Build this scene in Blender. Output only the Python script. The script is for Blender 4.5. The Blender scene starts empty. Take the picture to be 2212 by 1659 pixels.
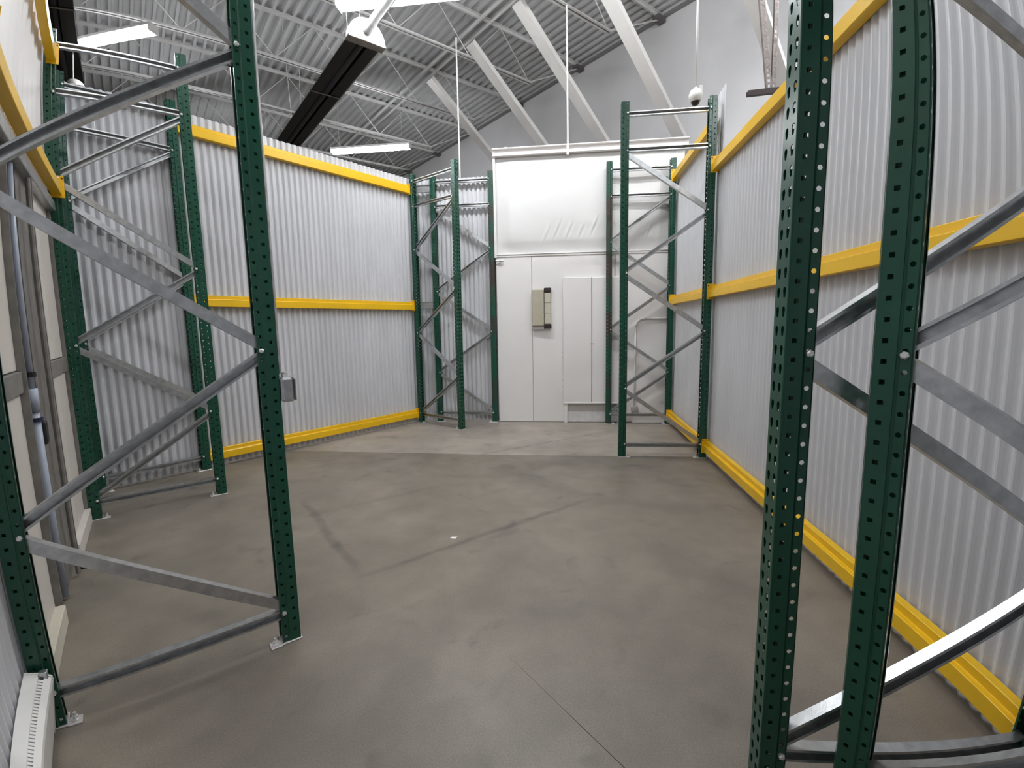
import bpy, math, random
from mathutils import Vector, Matrix
from math import sin, cos, pi, radians
random.seed(4)
SC = bpy.context.scene
COL = SC.collection

# ------------------------------------------------------------ camera
H = 1.43
PITCH, ROLL, YAW = -0.12620298, 0.01769923, 0.11794966
K = [0.98735394, 0.10511597, -0.51855717, 0.22346091]      # theta = sum K_i (r_px/1000)^i at 2212 px width
cd = bpy.data.cameras.new('camera')
cd.type = 'PANO'
cd.panorama_type = 'FISHEYE_LENS_POLYNOMIAL'
cd.sensor_fit = 'HORIZONTAL'
cd.sensor_width = 36.0
cd.sensor_height = 27.0
cd.fisheye_fov = radians(178)
q = 2212.0 / 36.0 / 1000.0
cd.fisheye_polynomial_k0 = 0.0
cd.fisheye_polynomial_k1 = -K[0] * q
cd.fisheye_polynomial_k2 = -K[1] * q ** 2
cd.fisheye_polynomial_k3 = -K[2] * q ** 3
cd.fisheye_polynomial_k4 = -K[3] * q ** 4
cd.clip_start = 0.02
cd.clip_end = 200
cam = bpy.data.objects.new('camera', cd)
COL.objects.link(cam)
cr, sr = cos(ROLL), sin(ROLL)
cp, sp = cos(PITCH), sin(PITCH)
cy_, sy_ = cos(YAW), sin(YAW)
R1 = Matrix(((cr, 0, sr), (0, 1, 0), (-sr, 0, cr)))
R2 = Matrix(((1, 0, 0), (0, cp, -sp), (0, sp, cp)))
R3 = Matrix(((cy_, -sy_, 0), (sy_, cy_, 0), (0, 0, 1)))
R = R3 @ R2 @ R1
rt, fw, up = R @ Vector((1, 0, 0)), R @ Vector((0, 1, 0)), R @ Vector((0, 0, 1))
M = Matrix((rt, up, -fw)).transposed().to_4x4()
M.translation = (0, 0, H)
cam.matrix_world = M
SC.camera = cam

# ------------------------------------------------------------ world, exposure
wd = bpy.data.worlds.new('world')
SC.world = wd
wd.use_nodes = True
wd.node_tree.nodes['Background'].inputs[0].default_value = (0.8, 0.85, 0.9, 1)
wd.node_tree.nodes['Background'].inputs[1].default_value = 0.05
SC.view_settings.view_transform = 'Standard'
SC.view_settings.look = 'None'
SC.view_settings.exposure = 0.0
SC.view_settings.gamma = 1.0
SC.view_settings.use_curve_mapping = False
SC.cycles.use_denoising = True
SC.cycles.max_bounces = 8
SC.cycles.diffuse_bounces = 5
LAMP = 90.0

# ------------------------------------------------------------ directions
TH = 0.78137563            # building grid
TT = 0.55421696            # left partition
U = Vector((sin(TH), cos(TH), 0))
W = Vector((-cos(TH), sin(TH), 0))
T = Vector((sin(TT), cos(TT), 0))
N = Vector((cos(TT), -sin(TT), 0))
X = Vector((1, 0, 0))
Y = Vector((0, 1, 0))
Z = Vector((0, 0, 1))
def uw(u, w, z=0.0): return U * u + W * w + Z * z
def tn(t, n, z=0.0): return T * t + N * n + Z * z
def ang(d): return math.atan2(d.y, d.x)

# ------------------------------------------------------------ materials
def mat(name, col, rough=0.5, metal=0.0, var=0.0, scale=8.0, bump=0.0, bscale=60.0, spec=0.5, emit=None, estr=0.0, stretch=None, trans=0.0):
    m = bpy.data.materials.new(name)
    m.use_nodes = True
    nt = m.node_tree
    b = nt.nodes['Principled BSDF']
    b.inputs['Base Color'].default_value = (*col, 1)
    b.inputs['Roughness'].default_value = rough
    b.inputs['Metallic'].default_value = metal
    b.inputs['Specular IOR Level'].default_value = spec
    if emit:
        b.inputs['Emission Color'].default_value = (*emit, 1)
        b.inputs['Emission Strength'].default_value = estr
    tc = nt.nodes.new('ShaderNodeTexCoord')
    mp = nt.nodes.new('ShaderNodeMapping')
    nt.links.new(tc.outputs['Object'], mp.inputs[0])
    if stretch: mp.inputs['Scale'].default_value = stretch
    if var:
        n = nt.nodes.new('ShaderNodeTexNoise')
        n.inputs['Scale'].default_value = scale
        n.inputs['Detail'].default_value = 6
        nt.links.new(mp.outputs[0], n.inputs['Vector'])
        r = nt.nodes.new('ShaderNodeMapRange')
        r.inputs[1].default_value = 0.3
        r.inputs[2].default_value = 0.7
        r.inputs[3].default_value = 1 - var
        r.inputs[4].default_value = 1 + var
        nt.links.new(n.outputs['Fac'], r.inputs[0])
        mx = nt.nodes.new('ShaderNodeVectorMath')
        mx.operation = 'SCALE'
        mx.inputs[0].default_value = col
        nt.links.new(r.outputs[0], mx.inputs['Scale'])
        nt.links.new(mx.outputs[0], b.inputs['Base Color'])
    if bump:
        n2 = nt.nodes.new('ShaderNodeTexNoise')
        n2.inputs['Scale'].default_value = bscale
        n2.inputs['Detail'].default_value = 4
        nt.links.new(mp.outputs[0], n2.inputs['Vector'])
        bp = nt.nodes.new('ShaderNodeBump')
        bp.inputs['Strength'].default_value = bump
        bp.inputs['Distance'].default_value = 0.01
        nt.links.new(n2.outputs['Fac'], bp.inputs['Height'])
        nt.links.new(bp.outputs[0], b.inputs['Normal'])
    return m

GREEN = mat('green_enamel', (0.008, 0.070, 0.042), 0.28, 0, 0.12, 6, 0.05, 40)
YELLOW = mat('yellow_enamel', (0.84, 0.50, 0.008), 0.33, 0, 0.05, 3, 0.04, 30)
GALV = mat('galvanised_steel', (0.52, 0.53, 0.54), 0.33, 0.92, 0.16, 30, 0.06, 80)
ZINC = mat('zinc_bolt', (0.80, 0.80, 0.80), 0.30, 0.7)
PLATE = mat('zinc_plate', (0.72, 0.68, 0.68), 0.40, 0.5, 0.1, 30)
SHEET = mat('corrugated_sheet_grey_white', (0.60, 0.60, 0.625), 0.38, 0.0, 0.05, 5, 0.10, 28, stretch=(1, 1, 0.25))
WHITE = mat('white_paint', (0.80, 0.775, 0.765), 0.45, 0, 0.02, 2, 0.03, 20)
LINER = mat('white_vinyl_liner', (0.70, 0.69, 0.685), 0.33, 0, 0.02, 2)
CREAM = mat('cream_panel', (0.62, 0.575, 0.53), 0.55, 0, 0.03, 3)
SILL = mat('cream_trim', (0.60, 0.56, 0.46), 0.6, 0, 0.06, 5)
STUD = mat('dull_galvanised', (0.22, 0.205, 0.19), 0.55, 0.2, 0.18, 14)
PIPEGR = mat('grey_blue_plastic', (0.36, 0.40, 0.48), 0.4, 0, 0.05, 20)
DARKBL = mat('dark_blue_strap', (0.01, 0.014, 0.05), 0.5)
ROOF = mat('painted_deck', (0.50, 0.50, 0.505), 0.6, 0, 0.08, 1.5)
JOIST = mat('joist_white_paint', (0.62, 0.61, 0.60), 0.5, 0, 0.08, 3)
BRACE = mat('brace_white_paint', (0.72, 0.70, 0.68), 0.5, 0, 0.05, 3)
BLOCKW = mat('painted_building_wall', (0.70, 0.69, 0.70), 0.7, 0, 0.06, 1.2, 0.15, 10)
HALLW = mat('darkened_hall_wall', (0.16, 0.155, 0.15), 0.8, 0, 0.1, 1.0)  # hall walls coloured dark so the steel channels mirror a dark surround
DARKGAP = mat('dark_gap', (0.035, 0.030, 0.026), 0.9)
BLACK = mat('flat_black_metal', (0.006, 0.006, 0.007), 0.5)  # flat black for heater baffles, clamps and the floor stub
TUBE = mat('black_burner_tube', (0.010, 0.010, 0.012), 0.45)
ALU = mat('aluminium_hood', (0.60, 0.60, 0.60), 0.30, 0.7, 0.06, 20)
HEATW = mat('baseboard_enamel', (0.74, 0.72, 0.69), 0.4, 0, 0.03, 8)
BEIGE = mat('beige_case', (0.46, 0.42, 0.33), 0.5, 0, 0.04, 12)
BEIGE2 = mat('beige_lens', (0.55, 0.51, 0.42), 0.35, 0, 0.04, 12)
BROWN = mat('dark_brown_cap', (0.03, 0.018, 0.015), 0.4)
BROWNGR = mat('grey_fitting_and_shade', (0.52, 0.49, 0.47), 0.6, 0, 0.05, 6)  # grey of small fittings; also paints the shadow strip under the cabinet rail
RUST = mat('aged_slotted_steel', (0.20, 0.165, 0.155), 0.6, 0.4, 0.3, 30)
CHANNEL = mat('dark_channel_steel', (0.035, 0.022, 0.022), 0.5, 0.3)
DOME = mat('smoked_dome', (0.02, 0.017, 0.017), 0.08)
CAMW = mat('camera_white', (0.70, 0.69, 0.67), 0.35)
PAPER = mat('paper_scrap', (0.85, 0.84, 0.82), 0.7)
LAMPM = mat('lit_diffuser', (0.9, 0.9, 0.9), 0.4, emit=(0.95, 0.98, 1.0), estr=LAMP)
GREEND = mat('dark_green_weathered', (0.02, 0.035, 0.03), 0.5)

# concrete floor
def concrete(name, tint, far=False):
    m = bpy.data.materials.new(name)
    m.use_nodes = True
    nt = m.node_tree
    L = nt.links
    b = nt.nodes['Principled BSDF']
    b.inputs['Specular IOR Level'].default_value = 0.45
    geo = nt.nodes.new('ShaderNodeNewGeometry')
    def noise(s, d=5, dist=0.0):
        n = nt.nodes.new('ShaderNodeTexNoise')
        n.inputs['Scale'].default_value = s
        n.inputs['Detail'].default_value = d
        n.inputs['Distortion'].default_value = dist
        L.new(geo.outputs['Position'], n.inputs['Vector'])
        return n.outputs['Fac']
    def rng(x, a, b_, c, d):
        r = nt.nodes.new('ShaderNodeMapRange')
        for i, v in enumerate((a, b_, c, d)): r.inputs[i + 1].default_value = v
        r.interpolation_type = 'SMOOTHSTEP'
        L.new(x, r.inputs[0])
        return r.outputs[0]
    def mth(op, a, b_=None):
        n = nt.nodes.new('ShaderNodeMath')
        n.operation = op
        for i, v in enumerate((a, b_)):
            if v is None: continue
            if isinstance(v, (int, float)): n.inputs[i].default_value = v
            else: L.new(v, n.inputs[i])
        return n.outputs[0]
    f = rng(noise(1.1, 6, 0.6), 0.3, 0.7, 0.86, 1.12)
    f = mth('MULTIPLY', f, rng(noise(5.5, 6, 0.3), 0.3, 0.7, 0.93, 1.06))
    f = mth('MULTIPLY', f, rng(noise(220, 2), 0.3, 0.7, 0.84, 1.15))
    f = mth('MULTIPLY', f, rng(noise(0.7, 4, 1.5), 0.35, 0.65, 0.90, 1.06))
    f = mth('MULTIPLY', f, rng(noise(3.1, 3, 1.2), 0.58, 0.76, 1.0, 0.74))
    # soft dark stain lines left by former joints: distance to segments
    def seg(p, q_, w0, w1, depth, f):
        p, q_ = Vector(p), Vector(q_)
        d = (q_ - p)
        ln = d.length
        d = d / ln
        dot = nt.nodes.new('ShaderNodeVectorMath'); dot.operation = 'DOT_PRODUCT'
        sub = nt.nodes.new('ShaderNodeVectorMath'); sub.operation = 'SUBTRACT'
        L.new(geo.outputs['Position'], sub.inputs[0]); sub.inputs[1].default_value = (p.x, p.y, 0)
        L.new(sub.outputs[0], dot.inputs[0]); dot.inputs[1].default_value = (d.x, d.y, 0)
        dn = nt.nodes.new('ShaderNodeVectorMath'); dn.operation = 'DOT_PRODUCT'
        L.new(sub.outputs[0], dn.inputs[0]); dn.inputs[1].default_value = (-d.y, d.x, 0)
        wob = rng(noise(2.3, 3), 0.2, 0.8, -0.02, 0.02)
        dist = mth('ABSOLUTE', mth('ADD', dn.outputs['Value'], wob if w1 > 0.02 else 0.0))
        a = rng(dist, w0, w1, 1.0, 0.0)
        e = mth('MULTIPLY', rng(dot.outputs['Value'], -0.1, 0.1, 0, 1), rng(dot.outputs['Value'], ln - 0.3, ln + 0.1, 1, 0))
        a = mth('MULTIPLY', mth('MULTIPLY', a, e), rng(noise(4.0, 5), 0.3, 0.6, 0.35, 1.0))
        return mth('MULTIPLY', f, mth('SUBTRACT', 1.0, mth('MULTIPLY', a, depth)))
    if not far:
        f = seg((-2.19, 3.45, 0), (-1.17, 2.36, 0), 0.008, 0.05, 0.30, f)
        f = seg((-1.19, 2.37, 0), (0.20, 3.70, 0), 0.006, 0.04, 0.32, f)
        f = seg((-1.95, 3.2, 0), (-1.1, 3.95, 0), 0.01, 0.06, 0.16, f)
        f = seg((-0.75, 4.6, 0), (0.1, 4.0, 0), 0.05, 0.35, 0.20, f)
        f = seg((0.25, 4.2, 0), (1.2, 4.1, 0), 0.02, 0.20, 0.12, f)
        f = seg((-2.6, 4.75, 0), (1.4, 4.75, 0), 0.10, 0.45, 0.14, f)
    else:
        f = seg((-0.96, 4.96, 0), (0.75, 6.33, 0), 0.004, 0.012, 0.55, f)
    col = nt.nodes.new('ShaderNodeVectorMath'); col.operation = 'SCALE'
    col.inputs[0].default_value = tint
    L.new(f, col.inputs['Scale'])
    L.new(col.outputs[0], b.inputs['Base Color'])
    L.new(rng(noise(2.0, 5), 0.3, 0.7, 0.32, 0.52), b.inputs['Roughness'])
    bp = nt.nodes.new('ShaderNodeBump')
    bp.inputs['Strength'].default_value = 0.10
    bp.inputs['Distance'].default_value = 0.004
    L.new(noise(35, 6), bp.inputs['Height'])
    L.new(bp.outputs[0], b.inputs['Normal'])
    return m
FLOOR1 = concrete('concrete_brown_grey', (0.222, 0.190, 0.156))
FLOOR2 = concrete('concrete_pale', (0.335, 0.296, 0.252), True)

# ------------------------------------------------------------ mesh helpers
class MB:
    def __init__(s): s.v, s.f = [], []
    def add(s, vs, fs):
        o = len(s.v)
        s.v += [tuple(p) for p in vs]
        s.f += [tuple(i + o for i in f) for f in fs]
        return s
    def box(s, a, b, o=None, ex=X, ey=Y):
        """box from a to b in the frame (o, ex, ey, Z)"""
        o = o or Vector((0, 0, 0))
        vs = []
        for z in (a[2], b[2]):
            for (x, y) in ((a[0], a[1]), (b[0], a[1]), (b[0], b[1]), (a[0], b[1])):
                vs.append(o + ex * x + ey * y + Z * z)
        return s.add(vs, [(3, 2, 1, 0), (4, 5, 6, 7), (0, 1, 5, 4), (1, 2, 6, 5), (2, 3, 7, 6), (3, 0, 4, 7)])
    def bbox(s, a, b, c=0.004, o=None, ex=X, ey=Y):
        """box with chamfered edges"""
        o = o or Vector((0, 0, 0))
        lo = [min(a[i], b[i]) for i in range(3)]; hi = [max(a[i], b[i]) for i in range(3)]
        c = min(c, *[(hi[i] - lo[i]) / 2.5 for i in range(3)])
        P = lambda x, y, z: o + ex * x + ey * y + Z * z
        rings = []
        def ring(z, k):
            x0, x1, y0, y1 = lo[0] + k, hi[0] - k, lo[1] + k, hi[1] - k
            e = c - k
            return [P(x0 + e, y0, z), P(x1 - e, y0, z), P(x1, y0 + e, z), P(x1, y1 - e, z), P(x1 - e, y1, z), P(x0 + e, y1, z), P(x0, y1 - e, z), P(x0, y0 + e, z)]
        vs = ring(lo[2], c * 0.999) + ring(lo[2] + c, 0) + ring(hi[2] - c, 0) + ring(hi[2], c * 0.999)
        fs = [tuple(range(7, -1, -1)), tuple(range(24, 32))]
        for r in range(3):
            for i in range(8):
                j = (i + 1) % 8
                fs.append((r * 8 + i, r * 8 + j, r * 8 + 8 + j, r * 8 + 8 + i))
        return s.add(vs, fs)
    def tube(s, p, q_, r, n=10, r2=None, cap=True):
        p, q_ = Vector(p), Vector(q_)
        d = (q_ - p).normalized()
        a = d.orthogonal().normalized(); b = d.cross(a)
        r2 = r if r2 is None else r2
        vs = [p + (a * cos(2 * pi * i / n) + b * sin(2 * pi * i / n)) * r for i in range(n)] + [q_ + (a * cos(2 * pi * i / n) + b * sin(2 * pi * i / n)) * r2 for i in range(n)]
        fs = [(i, (i + 1) % n, n + (i + 1) % n, n + i) for i in range(n)]
        if cap: fs += [tuple(range(n - 1, -1, -1)), tuple(range(n, 2 * n))]
        return s.add(vs, fs)
    def path(s, pts, r, n=10):
        for a, b in zip(pts[:-1], pts[1:]): s.tube(a, b, r, n)
        return s
    def bar(s, p, q_, w, t, upv=Z):
        """flat bar p->q, width w along upv-ish, thickness t"""
        p, q_ = Vector(p), Vector(q_)
        d = (q_ - p).normalized()
        sd = d.cross(upv).normalized(); u2 = sd.cross(d).normalized()
        vs = []
        for c in (p, q_):
            for (i, j) in ((-1, -1), (1, -1), (1, 1), (-1, 1)):
                vs.append(c + sd * (i * t / 2) + u2 * (j * w / 2))
        return s.add(vs, [(3, 2, 1, 0), (4, 5, 6, 7), (0, 1, 5, 4), (1, 2, 6, 5), (2, 3, 7, 6), (3, 0, 4, 7)])
    def extrude(s, prof, p, q_, ea, eb):
        """closed profile [(a,b)] in axes ea, eb swept from p to q"""
        p, q_ = Vector(p), Vector(q_)
        n = len(prof)
        vs = [p + ea * a + eb * b for a, b in prof] + [q_ + ea * a + eb * b for a, b in prof]
        fs = [(i, (i + 1) % n, n + (i + 1) % n, n + i) for i in range(n)]
        fs += [tuple(range(n - 1, -1, -1)), tuple(range(n, 2 * n))]
        return s.add(vs, fs)
    def mesh(s, name, m, smooth=False):
        me = bpy.data.meshes.new(name)
        me.from_pydata(s.v, [], s.f)
        import bmesh
        bm = bmesh.new(); bm.from_mesh(me)
        bmesh.ops.recalc_face_normals(bm, faces=bm.faces)
        bm.to_mesh(me); bm.free()
        me.materials.append(m)
        if smooth:
            for p in me.polygons: p.use_smooth = True
        return me
    def obj(s, name, m, parent=None, smooth=False, loc=None):
        return inst(s.mesh(name, m, smooth), name, parent, loc)

def inst(me, name, parent=None, loc=None, mtx=None):
    o = bpy.data.objects.new(name, me)
    COL.objects.link(o)
    if parent: o.parent = parent
    if loc is not None: o.location = loc
    if mtx is not None: o.matrix_local = mtx
    return o
def empty(name, loc, rz, label, cat, group=None):
    o = bpy.data.objects.new(name, None)
    o.empty_display_size = 0.2
    COL.objects.link(o)
    o.location = loc
    o.rotation_euler = (0, 0, rz)
    tag(o, label, cat, group)
    return o
def tag(o, label=None, cat=None, group=None, kind=None):
    if label: o['label'] = label
    if cat: o['category'] = cat
    if group: o['group'] = group
    if kind: o['kind'] = kind
    return o
def struct(o, label=None, cat=None):
    o['kind'] = 'structure'
    if label: o['label'] = label
    if cat: o['category'] = cat
    return o

# ------------------------------------------------------------ corrugated sheets
def corrugated(mb, p, d, length, z0, z1, pitch=0.0678, amp=0.0105, seg=8, th=0.0016, phase=0.0, sharp=1.0):
    """p start, d direction; sine ribs run vertically"""
    n = Vector((-d.y, d.x, 0))
    cnt = int(length / pitch * seg)
    vs, fs = [], []
    for i in range(cnt + 1):
        s_ = length * i / cnt
        off = amp * (2 * ((1 + sin(2 * pi * (s_ / pitch) + phase)) / 2) ** sharp - 1)
        for k, z in ((0, z0), (1, z0), (1, z1), (0, z1)):
            vs.append(p + d * s_ + n * (off + k * th) + Z * z)
    for i in range(cnt):
        a, b = 4 * i, 4 * i + 4
        fs += [(a, b, b + 3, a + 3), (a + 1, a + 2, b + 2, b + 1), (a, a + 1, b + 1, b), (a + 3, b + 3, b + 2, a + 2)]
    fs += [(0, 3, 2, 1), (4 * cnt, 4 * cnt + 1, 4 * cnt + 2, 4 * cnt + 3)]
    return mb.add(vs, fs)

# ------------------------------------------------------------ room shell
def poly_slab(pts, z0, z1):
    mb = MB()
    n = len(pts)
    vs = [Vector((x, y, z0)) for x, y in pts] + [Vector((x, y, z1)) for x, y in pts]
    mb.add(vs, [tuple(range(n - 1, -1, -1)), tuple(range(n, 2 * n))] + [(i, (i + 1) % n, n + (i + 1) % n, n + i) for i in range(n)])
    return mb
fl = struct(MB().box((-22, -10, -0.12), (22, 24, -0.022)).obj('floor', DARKGAP), 'polished brown-grey concrete slab floor with saw-cut joints')
g = 0.0022
JY = 4.965
jp = Vector((-0.36, 1.928)); jd = Vector((0.549, -0.589)).normalized()
tp = (jp.x, jp.y)
def jx(y): return jp.x + jd.x * (y - jp.y) / jd.y
s1 = poly_slab([(-22, -10), (jx(-10) - 0.012, -10), (jx(1.2) - 0.0040, 1.2), tp, (jx(JY), JY - g), (-22, JY - g)], -0.022, 0.0).obj('slab', FLOOR1, fl)
s2 = poly_slab([(jx(-10) + 0.012, -10), (22, -10), (22, JY - g), (jx(JY), JY - g), tp, (jx(1.2) + 0.0010, 1.2)], -0.022, 0.0).obj('slab', FLOOR1, fl)
s3 = poly_slab([(-22, JY + g), (22, JY + g), (22, 24), (-22, 24)], -0.022, 0.0).obj('slab', FLOOR2, fl)
s3['label'] = 'paler concrete slab at far end'

# building shell: far wall u=7.08, others close the hall
UF, WL, UB, WR, ZC = 7.08, 19.5, -9.0, -8.0, 6.40
struct(MB().box((0, 0, 0), (0.2, WL - WR, ZC + 0.1), uw(UF, WR), U, W).obj('wall_building', BLOCKW), 'tall painted building wall behind the white room front')
struct(MB().box((0, 0, 0), (UF - UB, 0.2, ZC + 0.1), uw(UB, WL), U, W).obj('wall_far_left', HALLW), 'distant painted hall wall at the left')
struct(MB().box((0, 0, 0), (0.2, WL - WR, ZC + 0.1), uw(UB - 0.2, WR), U, W).obj('wall_behind_left', HALLW), 'hall wall behind the left partition')
struct(MB().box((0, 0, 0), (UF - UB, 0.2, ZC + 0.1), uw(UB, WR - 0.2), U, W).obj('wall_behind', HALLW), 'hall wall behind the viewpoint')

# ribbed roof deck: ribs run along W, six-inch pitch along U
mb = MB()
prof = []
n_r = int((UF + 0.2 - UB) / 0.1524)
for i in range(n_r):
    u0 = UB + i * 0.1524
    prof += [(u0, 0.0), (u0 + 0.042, 0.0), (u0 + 0.052, 0.052), (u0 + 0.142, 0.052)]
prof += [(UB + n_r * 0.1524, 0.0), (UB + n_r * 0.1524, 0.09), (UB, 0.09)]
mb.extrude(prof, uw(0, WR, ZC), uw(0, WL, ZC), U, Z)
struct(mb.obj('ceiling', ROOF), 'white painted ribbed steel roof deck')

# ledger at roof edge along the far wall
mb = MB().box((0, 0, 0), (0.06, WL - WR, 0.03), uw(UF - 0.065, WR, ZC - 0.035), U, W)
struct(mb.obj('trim_1', mat('dark_ledger', (0.22, 0.21, 0.21), 0.6)), 'dark steel ledger where roof deck meets building wall')

# roof joists in U direction
ZB = 5.69
webm = None
u_end = 5.75
jnames = [(4.76, 'roof joist nearest the viewpoint, its chord ending beside the brightest diagonal brace'),
          (6.54, 'second nearest roof joist, crossing just above the near end of the radiant heater'),
          (8.36, 'third roof joist from the viewpoint, crossing behind the heater'),
          (10.18, 'fourth roof joist from the viewpoint, behind the middle of the heater'),
          (12.02, 'fifth roof joist from the viewpoint, above the hanging lamp at the far corner'),
          (13.84, 'sixth roof joist, far away above the left corrugated partition'),
          (15.66, 'seventh roof joist, far away near the left end of the hall'),
          (17.48, 'eighth and farthest roof joist of the hall')]
P_ = 0.62
web_dn = MB().tube((0, 0, 0), (P_, 0, ZC - 0.05 - ZB), 0.008, 6).mesh('web_rod', JOIST)
web_up = MB().tube((0, 0, ZC - 0.05 - ZB), (P_, 0, 0), 0.008, 6).mesh('web_rod', JOIST)
for w, lb in jnames:
    j = empty('roof_joist', uw(0, w, 0), ang(U), lb, 'joist', 'steel roof joists')
    mb = MB()
    for s_ in (-1, 1):
        mb.box((UB, s_ * 0.006, ZC - 0.008), (UF - 0.02, s_ * 0.05, ZC - 0.001)); mb.box((UB, s_ * 0.006, ZC - 0.05), (UF - 0.02, s_ * 0.012, ZC - 0.008))
    mb.obj('top_chord', JOIST, j)
    mb = MB()
    for s_ in (-1, 1):
        mb.box((UB, s_ * 0.006, ZB), (u_end, s_ * 0.045, ZB + 0.007)); mb.box((UB, s_ * 0.006, ZB), (u_end, s_ * 0.012, ZB + 0.045))
    mb.obj('bottom_chord', JOIST, j)
    k = 0
    u0 = u_end - 0.05
    while u0 - P_ > UB and k < 20:
        inst(web_up if k % 2 == 0 else web_dn, 'web_rod', j, (u0 - P_, 0, ZB + 0.02))
        u0 -= P_; k += 1
    MB().tube((u_end - 0.04, 0, ZB + 0.02), (UF - 0.08, 0, ZC - 0.06), 0.011, 6).obj('web_rod', JOIST, j)
    MB().box((UF - 0.22, -0.06, ZC - 0.11), (UF - 0.02, 0.06, ZC - 0.045)).obj('joist_seat', mat('seat_dark', (0.12, 0.11, 0.11), 0.6) if w == 4.76 else bpy.data.materials['seat_dark'], j)

# white diagonal braces leaning against the building wall
for w, lb in ((7.7, 'white diagonal steel brace farthest left, meeting the top corner of the white wall'),
              (6.4, 'second white diagonal brace from the left, above the white wall'),
              (5.24, 'third white diagonal brace, just right of the thin hanging rod'),
              (4.04, 'brightly lit white diagonal brace passing behind the tall right rack frame'),
              (2.56, 'shaded diagonal brace farthest right, behind the upper yellow beam')):
    p, q_ = uw(4.35, w, 5.80), uw(UF - 0.02, w, 3.70)
    mb = MB()
    d = (q_ - p).normalized(); nn = W.cross(d).normalized()
    pf = [(-.09, 0), (.09, 0), (.09, .07), (.083, .07), (.083, .007), (-.083, .007), (-.083, .07), (-.09, .07)]
    mb.extrude(pf, p, q_, W, nn * (1 if nn.z > 0 else -1))
    o = mb.obj('diagonal_brace', BRACE)
    tag(o, lb, 'brace', 'white diagonal braces')

# pair of pipes clipped under the deck
for k, (u_, r, lb) in enumerate(((4.62, 0.030, 'left one of two ceiling pipes running side by side under the deck'), (4.80, 0.022, 'right, thinner one of two ceiling pipes under the deck'))):
    o = MB().tube(uw(u_, WR + 0.1, ZC - 0.10 - 0.04 * 0), uw(u_, WL - 0.1, ZC - 0.10), r, 10).obj('ceiling_pipe', JOIST, smooth=False)
    tag(o, lb, 'pipe', 'pipes under the roof')

# ------------------------------------------------------------ partitions
SW = 1.518
mb = corrugated(MB(), Vector((SW, -2.5, 0)), Y, 4.955 + 2.5, 0.012, 3.02, amp=0.009)
struct(mb.obj('wall_right', SHEET), 'grey-white corrugated partition along the right side')
mb = corrugated(MB(), Vector((SW, 4.957, 0)), Y, 6.78 - 4.957, 0.012, 3.42)
struct(mb.obj('wall_right_far', SHEET), 'far bay of the right corrugated partition')
o = corrugated(MB(), Vector((SW + 0.024, 4.90, 0)), Y, 0.27, 0.3, 3.70, 0.0678, 0.0105).obj('corrugated_strip', SHEET)
tag(o, 'narrow upright strip of corrugated sheet rising beside the tall right rack post', 'sheet')
mb = corrugated(MB(), tn(0.70, -5.458), T, 4.60 - 0.70, 0.012, 3.57, amp=0.012, sharp=2.4)
struct(mb.obj('wall_left', SHEET), 'long corrugated partition on the left, slanting toward the far corner')
mb = corrugated(MB(), Vector((-2.32, 6.815, 0)), X, 1.32, 0.012, 3.57, amp=0.012, sharp=2.2)
struct(mb.obj('wall_back_left', SHEET), 'short corrugated partition facing the viewpoint beside the white wall')
mb = corrugated(MB(), uw(-0.503, -2.0), W, 4.42, 0.03, 2.40)
struct(mb.obj('wall_near_left', SHEET), 'grey corrugated sheet beside the baseboard heater')
mb = corrugated(MB(), uw(-0.505, -2.0), W, 6.80, 2.41, 4.3, 0.20, 0.012)
struct(mb.obj('wall_upper_left', WHITE), 'bright white ribbed upper wall above the left panels')

# ------------------------------------------------------------ left panelled wall
wp = struct(MB().box((0, 0, 0.0), (0.03, 2.53, 2.36), uw(-0.56, 2.43), U, W).obj('wall_left_panels', DARKGAP), 'panelled lower wall behind the left racks with galvanised studs')
def panel(w0, w1, z0, z1, name='panel', m=CREAM):
    return MB().bbox((0, w0, z0), (0.028, w1, z1), 0.003, uw(-0.53, 0), U, W).obj(name, m, wp)
for w0, w1 in ((2.44, 3.04), (3.83, 4.20), (4.212, 4.60)):
    panel(w0, w1, 0.02, 1.16)
    panel(w0, w1, 1.27, 2.30)
mb = MB()   # wide galvanised column with inner recess
mb.box((0, 3.04, 0), (0.06, 3.05, 2.36), uw(-0.53, 0), U, W).box((0, 3.05, 0), (0.010, 3.79, 2.36), uw(-0.53, 0), U, W).box((0, 3.79, 0), (0.06, 3.80, 2.36), uw(-0.53, 0), U, W)
mb.box((0.01, 3.04, 0), (0.022, 3.16, 2.36), uw(-0.53, 0), U, W).box((0.01, 3.46, 0), (0.030, 3.80, 2.36), uw(-0.53, 0), U, W)
mb.obj('column', STUD, wp)
MB().box((0, 4.61, 0), (0.05, 4.95, 2.36), uw(-0.53, 0), U, W).obj('stud', STUD, wp)
for w0, w1 in ((2.44, 3.04), (3.80, 4.95)):
    MB().bbox((0, w0, 1.165), (0.045, w1, 1.265), 0.003, uw(-0.53, 0), U, W).obj('girt', STUD, wp)
MB().bbox((0, 2.44, 2.30), (0.08, 4.95, 2.375), 0.004, uw(-0.53, 0), U, W).obj('top_track', GALV, wp)
MB().bbox((0, 3.84, 0.0), (0.065, 4.62, 0.11), 0.004, uw(-0.53, 0), U, W).obj('sill', CREAM, wp)
MB().bbox((0, 2.44, 0.0), (0.07, 3.03, 0.10), 0.004, uw(-0.53, 0), U, W).obj('sill', SILL, wp)
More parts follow.
